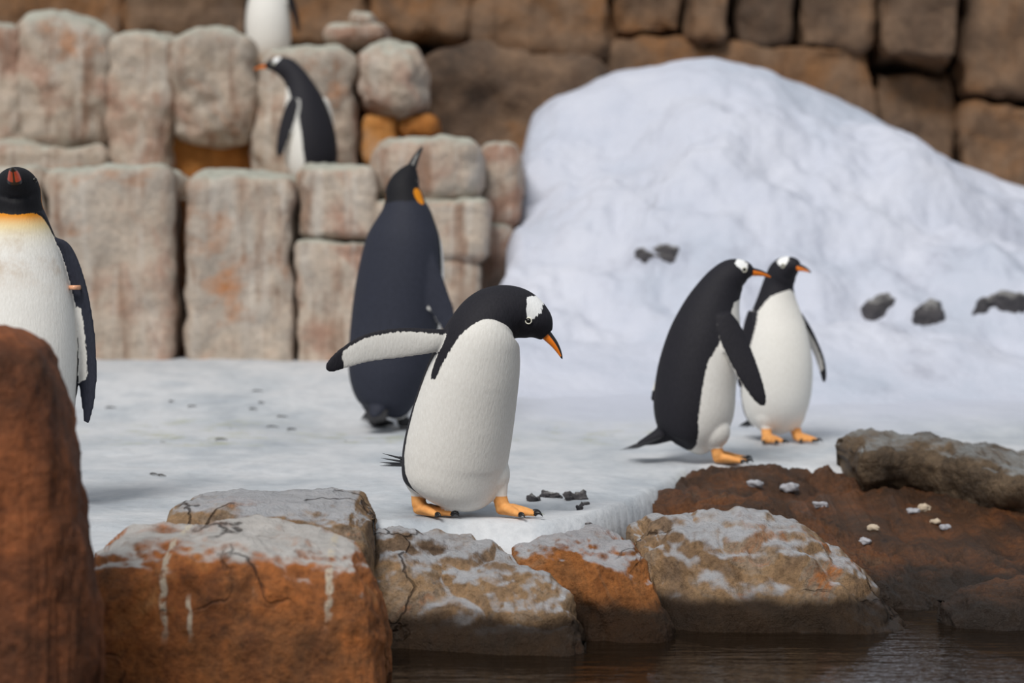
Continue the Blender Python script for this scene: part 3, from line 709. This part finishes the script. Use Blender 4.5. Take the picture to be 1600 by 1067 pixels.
def penguin(name, label, kind, loc, alpha, st, flippers, feet, bill_len=0.062, voxel=0.0045, eye=(8.78, 97), tail=None, opt=None, group=None, claws=False, feathers=False, z0=0.0):
    opt = opt or {}
    root = empty(name, loc, -math.radians(alpha)); tag(root, label, 'penguin', group)
    mat = M[kind]
    T = Torso(st)
    comps = [T.comp(kind, opt)] + [flipper(**f) for f in flippers]
    tips = []
    for (a, l, yaw) in feet:
        fc, tp = foot_comps(a, l, yaw, 1.0 if kind == 'gentoo' else 1.15); comps += fc; tips += tp
        comps.append(ball((a * 0.72 - 0.012, l * 0.82, 0.108), (0.060, 0.054, 0.062), {'dark': -0.02 if kind == 'gentoo' else 0.02}))
    if tail:
        (ta, tl, tz), tdv, tln, twd = tail
        tD = np.array(tdv, float) / np.linalg.norm(tdv); tp = np.array((ta, tl, tz))
        comps.append(tube([tp - tD * 0.07 + [0, 0, .02], tp - tD * 0.02 + [0, 0, .006], tp + tD * 0.03, tp + tD * tln * 0.6], [0.05, 0.042, 0.028, 0.008], 16, 0.8, {'dark': 0.02}))
    V = []; Fc = []; fl = {k: [] for k in FIELDS}; off = 0
    for c in comps:
        V.append(c.V); Fc += [tuple(i + off for i in f) for f in c.F]; off += len(c.V)
        for k in FIELDS: fl[k].append(c.f[k])
    V = np.vstack(V); fl = {k: np.concatenate(v) for k, v in fl.items()}
    bm = bmesh.new()
    for v in V: bm.verts.new(v)
    bm.verts.ensure_lookup_table()
    for f in Fc: bm.faces.new([bm.verts[i] for i in f])
    # orient every component outward
    bmesh.ops.recalc_face_normals(bm, faces=bm.faces)
    bmesh.ops.triangulate(bm, faces=bm.faces)
    tris = [[v.index for v in f.verts] for f in bm.faces]
    src = bpy.data.meshes.new('src'); bm.to_mesh(src); bm.free()
    tmp = bpy.data.objects.new('tmp', src); COL.objects.link(tmp)
    r = tmp.modifiers.new('r', 'REMESH'); r.mode = 'VOXEL'; r.voxel_size = voxel
    s = tmp.modifiers.new('s', 'SMOOTH'); s.factor = 0.5; s.iterations = 8
    dg = bpy.context.evaluated_depsgraph_get()
    me = bpy.data.meshes.new_from_object(tmp.evaluated_get(dg))
    bpy.data.objects.remove(tmp); bpy.data.meshes.remove(src)
    n = len(me.vertices); co = np.empty(n * 3); me.vertices.foreach_get('co', co); co = co.reshape(-1, 3)
    bvh = BVHTree.FromPolygons([tuple(v) for v in V], tris)
    tri = np.array(tris); hit = np.empty(n, int); loc_ = np.empty((n, 3))
    for i in range(n):
        q, nn, fi, ds = bvh.find_nearest(co[i]); hit[i] = fi; loc_[i] = q
    a, b, c = V[tri[hit, 0]], V[tri[hit, 1]], V[tri[hit, 2]]
    v0, v1, v2 = b - a, c - a, loc_ - a
    d00, d01, d11 = (v0 * v0).sum(1), (v0 * v1).sum(1), (v1 * v1).sum(1); d20, d21 = (v2 * v0).sum(1), (v2 * v1).sum(1)
    den = np.where(abs(d00 * d11 - d01 ** 2) < 1e-18, 1e-18, d00 * d11 - d01 ** 2)
    wv = np.clip((d11 * d20 - d01 * d21) / den, 0, 1); ww = np.clip((d00 * d21 - d01 * d20) / den, 0, 1); wu = np.clip(1 - wv - ww, 0, 1)
    for k in FIELDS:
        vals = fl[k][tri[hit, 0]] * wu + fl[k][tri[hit, 1]] * wv + fl[k][tri[hit, 2]] * ww
        if k == 'foot': vals = np.where(vals > 0, 0.052 * (1.15 if kind == 'king' else 1) - co[:, 2], -1)
        at = me.attributes.new(k, 'FLOAT', 'POINT'); at.data.foreach_set('value', vals.astype(np.float32))
    me.polygons.foreach_set('use_smooth', [True] * len(me.polygons))
    me.materials.clear(); me.materials.append(mat)
    body = bpy.data.objects.new('body', me); COL.objects.link(body); body.parent = root
    # bill
    bd = Vector(opt.get('bill_dir') or T.T[-1]); base = Vector(T.P[-1])
    bill_mesh('bill', base, bd, Vector(T.D[-1]), bill_len, 0.0135 if kind == 'gentoo' else 0.021, 0.0155 if kind == 'gentoo' else 0.0135, M['bill' if kind == 'gentoo' else 'king_bill'], root, kind)
    # eyes
    for sg in (1, -1):
        pt, nr, tg = T.at(eye[0], sg * math.radians(eye[1]))
        b = ball((0, 0, 0), (0.0075, 0.0075, 0.0075), {})
        e = mesh('eye', b.V, b.F, M['eye'], root); e.location = pt - nr * 0.0015
        if kind == 'gentoo':
            R = []; Fr = []; q = nr.to_track_quat('Z', 'Y')
            for i in range(20):
                for j in range(8):
                    A, B = 2 * math.pi * i / 20, 2 * math.pi * j / 8
                    R.append(tuple(q @ Vector(((0.0078 + 0.0016 * math.cos(B)) * math.cos(A), (0.0078 + 0.0016 * math.cos(B)) * math.sin(A), 0.0016 * math.sin(B) + 0.0026))))
                    Fr.append((i * 8 + j, ((i + 1) % 20) * 8 + j, ((i + 1) % 20) * 8 + (j + 1) % 8, i * 8 + (j + 1) % 8))
            mesh('eye_ring', R, Fr, M['eye_ring'], e)
    if claws:
        for tp, d in tips: claw_mesh(tp, d, 1.0, root)
    if tail:
        (a, l, z), (da, dl, dz), ln, wd = tail
        D = Vector((da, dl, dz)).normalized(); Sd = D.cross(Vector((0, 0, 1))).normalized(); Un = Sd.cross(D)
        tr = empty('tail', (a, l, z)) if feathers else None
        if tr: tr.parent = root
        allV, allF = [], []
        nfe = 9
        for i in range(nfe):
            s_ = (i - (nfe - 1) / 2) / ((nfe - 1) / 2)
            dv = (D + Sd * s_ * 0.34 + Un * ((0.22 * (((i * 5) % 4) / 3 - 0.5)) if feathers else -0.05 * abs(s_))).normalized()
            P = []; R = []
            L_ = ln * (1 - 0.25 * abs(s_))
            for t in np.linspace(0, 1, 7):
                P.append(tuple(dv * L_ * t + Sd * s_ * wd * 0.5)); R.append(0.0125 * (1 - t ** 3) * (0.6 + 0.4 * (1 - t)) + 0.001)
            c = tube(P, R, 10, 0.3)
            if feathers: mesh('feather', c.V, c.F, M['tail'], tr)
            else:
                allF += [tuple(q + len(allV) for q in f) for f in c.F]; allV += [tuple(v) for v in (c.V + np.array((a, l, z)))]
        if not feathers: mesh('tail', allV, allF, M['tail'], root)
    return root, T

def hang(side, a=0.0, l=0.112, z=0.46, da=-0.02, dl=0.05, ln=0.27, k=1.0, sweep=0.0):
    """a flipper hanging at the side; side +1 = left"""
    pts = []
    for t, ch, tk in ((-0.06, 0.05, 0.03), (0.08, 0.074, 0.028), (0.3, 0.082, 0.02), (0.6, 0.072, 0.015), (0.85, 0.05, 0.012), (0.97, 0.026, 0.009), (1.0, 0.008, 0.005)):
        pts.append((a + da * t + sweep * t * t, side * (l + dl * math.sin(t * 1.5)), z - ln * t, ch * k, tk * k))
    return dict(pts=pts, e0=(1, 0, 0), e1=(0.9, 0, -0.3), side=-side)

UPR = [(-.05, 0, .045, .03, .03, .03, 0), (-.035, 0, .075, .096, .08, .09, 0), (-.012, 0, .15, .126, .112, .125, 0), (0, 0, .26, .132, .116, .13, 0), (0, 0, .37, .12, .106, .116, 0),
       (0, 0, .46, .095, .088, .088, 0), (.004, 0, .53, .068, .068, .066, 0), (.012, 0, .58, .054, .056, .056, 0), (.035, 0, .622, .051, .05, .055, 0), (.075, 0, .638, .036, .035, .038, 0), (.104, 0, .634, .015, .016, .016, 0)]
def turned(st, yaw, pivot=0.0, fromk=6):
    out = []
    for i, q in enumerate(st):
        q = list(q); f = 0 if i < fromk else min(1, (i - fromk + 1) / 2.0); y = math.radians(yaw * f)
        dx = q[0] - pivot
        if f: q[0], q[1] = pivot + dx * math.cos(y), q[1] + dx * math.sin(y)
        q[6] = yaw * f; out.append(tuple(q))
    return out

# --- the walking penguin
d = on_ground(715, 806); x = PX(715, d)
MAIN = [(-.035, 0, .042, .06, .055, .06, 0), (-.022, 0, .075, .128, .112, .122, 0), (-.015, 0, .15, .142, .128, .142, 0), (.022, 0, .27, .137, .122, .138, 0), (.07, 0, .385, .122, .114, .118, 0),
        (.10, .004, .46, .105, .106, .098, 6), (.110, .022, .505, .086, .092, .080, 22), (.122, .054, .526, .074, .080, .068, 36), (.143, .094, .524, .062, .070, .062, 44), (.172, .126, .502, .045, .050, .044, 46), (.190, .145, .474, .018, .021, .019, 46)]
MF = dict(pts=[(.07, -.085, .468, .05, .03), (.055, -.125, .462, .064, .026), (.015, -.19, .458, .080, .018), (-.03, -.262, .446, .077, .014), (-.062, -.315, .421, .058, .012), (-.083, -.348, .397, .034, .010), (-.09, -.358, .388, .010, .005)],
          e0=(0.25, 0, 1), e1=(0.0, -0.25, 1), side=1, lead=0.011, tip=0.05)
penguin('gentoo_penguin', 'black and white penguin walking with head lowered and one flipper outstretched', 'gentoo', (x, d, float(ground_z(x, d)) + 0.002), 50, MAIN,
        [MF, hang(1, .07, .100, .45, -.07, .03, .25)], [(-.055, -.085, 22), (.085, .080, 22)], bill_len=0.074, voxel=0.0032, claws=True, feathers=True,
        tail=((-.135, 0, .125), (-1, -.2, .06), .15, .06), opt=dict(white=([0, 1, 2, 3, 4, 4.6, 5, 6, 6.7, 7.2, 10], [60, 92, 108, 113, 114, 106, 86, 62, 0, -60, -60]), dark_caps=[((.098, -.088, .478), (.056, -.1215, .372), .030)], eye_u=8.55, patch=1.2), eye=(8.58, 90))

# --- the standing couple
d = on_ground(1112, 722); x = PX(1112, d)
PA = [(-.10, 0, .05, .03, .03, .03, 0), (-.085, 0, .08, .10, .09, .10, 0), (-.07, 0, .16, .13, .125, .14, 0), (-.055, 0, .28, .134, .13, .138, 0), (-.03, 0, .40, .122, .12, .13, 0),
      (-.005, 0, .49, .098, .10, .105, 0), (.02, 0, .555, .075, .08, .08, 0), (.045, 0, .60, .06, .064, .066, 0), (.075, 0, .628, .052, .052, .058, 0), (.112, 0, .637, .036, .035, .038, 0), (.138, 0, .634, .015, .016, .016, 0)]
penguin('gentoo_penguin', 'penguin in profile with its tail on the ice and bill across its neighbour', 'gentoo', (x, d, float(ground_z(x, d))), -4, PA,
        [hang(-1, .03, .092, .475, .10, .055, .28, 1.12, .02), hang(1, -.03, .115, .46, -.14, .10, .27)], [(.01, -.06, 0), (.03, .06, 5)], bill_len=0.07,
        tail=((-.165, 0, .09), (-1, 0, -.34), .15, .06), opt=dict(white=([0, 1, 2, 3.5, 4.4, 5, 6, 6.7, 7.2, 10], [60, 78, 88, 86, 66, 60, 50, 0, -60, -60])), group='standing penguin couple', claws=True)
d = on_ground(1213, 690); x = PX(1213, d)
penguin('gentoo_penguin', 'penguin facing out with white belly and head turned aside, behind its neighbour', 'gentoo', (x, d, float(ground_z(x, d))), 68, turned(UPR, 22),
        [hang(1, -.01, .10, .45, -.02, .115, .24), hang(-1, 0, .10, .46, -.03, .035, .26)], [(.04, -.062, -8), (.04, .062, 8)], bill_len=0.06,
        tail=((-.12, 0, .08), (-1, 0, -.4), .12, .05), group='standing penguin couple', claws=True)

# --- penguin on the ledge and the one on the upper terrace
d = 11.75
lg, _ = penguin('gentoo_penguin', 'penguin on the rock ledge seen from the side with orange bill', 'gentoo', (PX(486, d), d, 1.035), 204,
        [(q[0] + (.0 if i < 4 else 0.02 * (i - 3)), q[1], q[2] * 1.0, q[3], q[4], q[5], q[6]) for i, q in enumerate(UPR)],
        [hang(1, .03, .112, .44, .06, .04, .27), hang(-1)], [(.03, -.06, 0), (.03, .06, 0)], bill_len=0.075, voxel=0.006, tail=((-.12, 0, .08), (-1, 0, -.3), .12, .05))
lg.scale = (1.08, 1.08, 1.04)
d = 13.3
penguin('gentoo_penguin', 'penguin on the topmost terrace with only its white front in view', 'gentoo', (PX(420, d), d, 1.80), 112, UPR,
        [hang(1, -.01, .112, .46, -.03, .06, .25), hang(-1)], [(.03, -.06, 0), (.03, .06, 0)], voxel=0.006, tail=((-.12, 0, .08), (-1, 0, -.3), .12, .05))

# --- king penguin seen from behind
d = on_ground(606, 668); x = PX(606, d); k = d / F
KB = [(-.05, .0, .05, .05, .05, .05, 0), (-.04, -.006, .09, .105, .105, .105, 0), (-.02, -.012, .20, .155, .145, .155, 0), (0, -.03, .38, .174, .152, .165, 0), (0, -.052, .56, .170, .145, .155, 0),
      (0, -.068, .71, .148, .128, .13, 0), (.0, -.074, .80, .108, .10, .10, 0), (.0, -.070, .858, .078, .076, .076, 0), (.004, -.064, .91, .066, .063, .064, 0), (.022, -.075, .962, .044, .044, .044, 0), (.034, -.088, 1.0, .016, .017, .017, 0)]
KFR = dict(pts=[(-.05, -.14, .72, .05, .03), (-.06, -.175, .65, .085, .03), (-.06, -.21, .55, .098, .022), (-.05, -.25, .45, .088, .016), (-.04, -.285, .37, .058, .013), (-.035, -.30, .335, .02, .008)],
           e0=(.35, -.9, 0), e1=(.35, -.9, 0), side=1)
KFL = dict(pts=[(.03, .06, .70, .05, .03), (.05, .09, .62, .08, .03), (.06, .11, .52, .09, .022), (.07, .115, .42, .08, .016), (.07, .115, .33, .05, .013), (.07, .112, .29, .02, .008)],
           e0=(1, 0, 0), e1=(1, 0, 0), side=-1)
penguin('king_penguin', 'tall slate backed penguin seen from behind with raised bill', 'king', (x, d, float(ground_z(x, d))), -68, KB, [KFR, KFL], [(.0, -.06, 0), (.0, .06, 0)],
        bill_len=0.085, voxel=0.006, eye=(8.6, 100), tail=((-.11, -.012, .08), (-.6, 0, -.5), .09, .06))
# --- king penguin facing out beside the pillar
d = 6.2; x = PX(27, d)
KF = [(-.05, 0, .05, .04, .04, .04, 0), (-.04, 0, .09, .10, .10, .10, 0), (-.02, 0, .19, .142, .135, .15, 0), (0, 0, .36, .158, .145, .16, 0), (0, 0, .52, .154, .13, .145, 0),
      (0, 0, .66, .125, .11, .115, 0), (.005, 0, .755, .09, .085, .085, 0), (.012, 0, .81, .068, .066, .064, 0), (.03, 0, .858, .062, .056, .056, 0), (.068, 0, .876, .043, .038, .038, 0), (.098, 0, .878, .017, .017, .017, 0)]
KL = dict(pts=[(0, .085, .715, .05, .03), (.0, .118, .69, .07, .03), (.0, .146, .61, .082, .024), (.0, .170, .50, .078, .018), (.0, .184, .385, .066, .015), (.0, .187, .29, .046, .012), (.0, .184, .225, .018, .007)],
          e0=(0.6, 0.8, 0), e1=(0.45, 0.9, 0), side=-1, lead=0.028, tip=0.12, rootd=0.20)
KR = dict(pts=[(a, -l, z, c, t) for (a, l, z, c, t) in KL['pts']], e0=(0.6, -0.8, 0), e1=(0.45, -0.9, 0), side=1, lead=0.028, tip=0.12, rootd=0.20)
kr, kt = penguin('king_penguin', 'tall penguin with golden chest and banded flipper beside the rock pillar', 'king', (x, d, float(ground_z(x, d))), 82, KF, [KL, KR], [(.03, -.07, -8), (.03, .07, 8)],
        bill_len=0.085, voxel=0.0045, eye=(8.6, 100), tail=((-.11, 0, .08), (-.6, 0, -.5), .09, .06), opt=dict(bill_dir=(.88, 0, .48)))
V = []; Fr = []
for i in range(28):
    for j in range(8):
        A, B = 2 * math.pi * i / 28, 2 * math.pi * j / 8
        V.append((0.001 + (0.044 + 0.003 * math.cos(B)) * math.cos(A), 0.153 + (0.0165 + 0.003 * math.cos(B)) * math.sin(A), 0.592 + 0.006 * math.sin(B)))
        Fr.append((i * 8 + j, ((i + 1) % 28) * 8 + j, ((i + 1) % 28) * 8 + (j + 1) % 8, i * 8 + (j + 1) % 8))
bo = mesh('flipper_band', V, Fr, M['band'], kr); bo['label'] = 'copper coloured band around the flipper'

# ================================================================== SMALL THINGS
for ob in list(bpy.data.objects):
    pass
bpy.context.view_layer.update()
dg = bpy.context.evaluated_depsgraph_get()
def drop(px, py):
    o = Vector((0, 0, CAMZ)); v = Vector((PX(px, 1.0), 1.0, PZ(py, 1.0) - CAMZ)).normalized()
    ok, loc, nr, i, ob, mx = S.ray_cast(dg, o, v); return loc, nr
rnd = random.Random(4)
PEB = [(1180, 760, .030, 'pebble'), (1232, 766, .034, 'pebble'), (1282, 792, .026, 'pebble'), (1366, 828, .020, 'shell'), (1352, 850, .022, 'pebble'), (1427, 802, .024, 'pebble'), (1444, 797, .026, 'shell'), (1460, 818, .020, 'shell'), (1478, 826, .020, 'pebble')]
plab = ['flat grey pebble where the ice meets the wet slope', 'longest pale grey pebble on the wet slope below the couple', 'grey pebble at the crest of the tan boulder', 'cream stone on the wet slope beside the tan boulder', 'pale pebble in the seam beside the tan boulder',
        'light grey pebble in the cluster on the wet slope', 'tan stone in the cluster on the wet slope', 'small tan stone below the cluster on the wet slope', 'small bluish pebble at the lower end of the cluster on the wet slope']
for (px, py, s_, mt), lb in zip(PEB, plab):
    loc, nr = drop(px, py)
    o = block('pebble', (0, 0, 0), (s_ * 0.85, s_ * 0.5, s_ * 0.42), s_ * 0.4, M[mt], n=9, amp=s_ * 0.5, ns=40, seed=px * 0.13)
    o.location = loc + Vector((0, 0, s_ * 0.25)); o.rotation_euler = (0, 0, rnd.uniform(-0.6, 0.6))
    tag(o, lb, 'pebble', 'pebbles on the wet slope')
for i, (px, py) in enumerate([(172, 638), (268, 628), (300, 636), (402, 612), (425, 668), (440, 652), (395, 640), (240, 742), (252, 744), (408, 630), (345, 688), (455, 672)]):
    loc, nr = drop(px, py)
    P = [(-0.022, 0, 0.002), (-0.008, 0.006, 0.006), (0.008, 0.002, 0.005), (0.024, -0.008, 0.002)]
    c = tube(P, [0.002, 0.005, 0.0045, 0.0015], 8, 0.5)
    o = mesh('feather_scrap', c.V, c.F, M['scrap']); o.location = loc; o.rotation_euler = (0, 0, rnd.uniform(0, 3))
    tag(o, 'tiny dark scrap of moulted feather lying on the ice', 'scrap', 'dark scraps on the ice')
loc, nr = drop(838, 806)
c = tube([(-0.016, 0, 0.003), (-0.004, 0.001, 0.006), (0.01, 0, 0.006), (0.022, 0.002, 0.004)], [0.001, 0.0055, 0.004, 0.0008], 8, 0.25)
o = mesh('leaf_scrap', c.V, c.F, M['leaf']); o.location = loc; tag(o, 'small yellow green leaf scrap at the walking penguin\'s toes', 'leaf')

SH = [(836, 783, .020, .012, 'small jagged dark shard beside the walking penguin, nearest to its toes'), (862, 777, .026, .014, 'long jagged dark shard at the rear rim of the small ice pit'),
      (896, 781, .026, .018, 'thickest jagged dark shard on the rim of the small ice pit'), (908, 795, .016, .012, 'smallest jagged dark shard on the rim of the small ice pit')]
for i, (px, py, sx, sz, lb) in enumerate(SH):  # dark pieces added in place of the dark, jagged edge of the pit
    loc, nr = drop(px, py)
    o = block('rock_shard', (0, 0, 0), (sx, sx * 0.8, sz), .006, M['dark_rock'], n=16, amp=0.028, ns=30, seed=40 + i * 7.0)
    o.location = loc + Vector((0, 0.01, 0.0)); o.rotation_euler = (0, 0, 0.5 * i - 0.6)
    tag(o, lb, 'rock', 'dark shards around the ice pit')
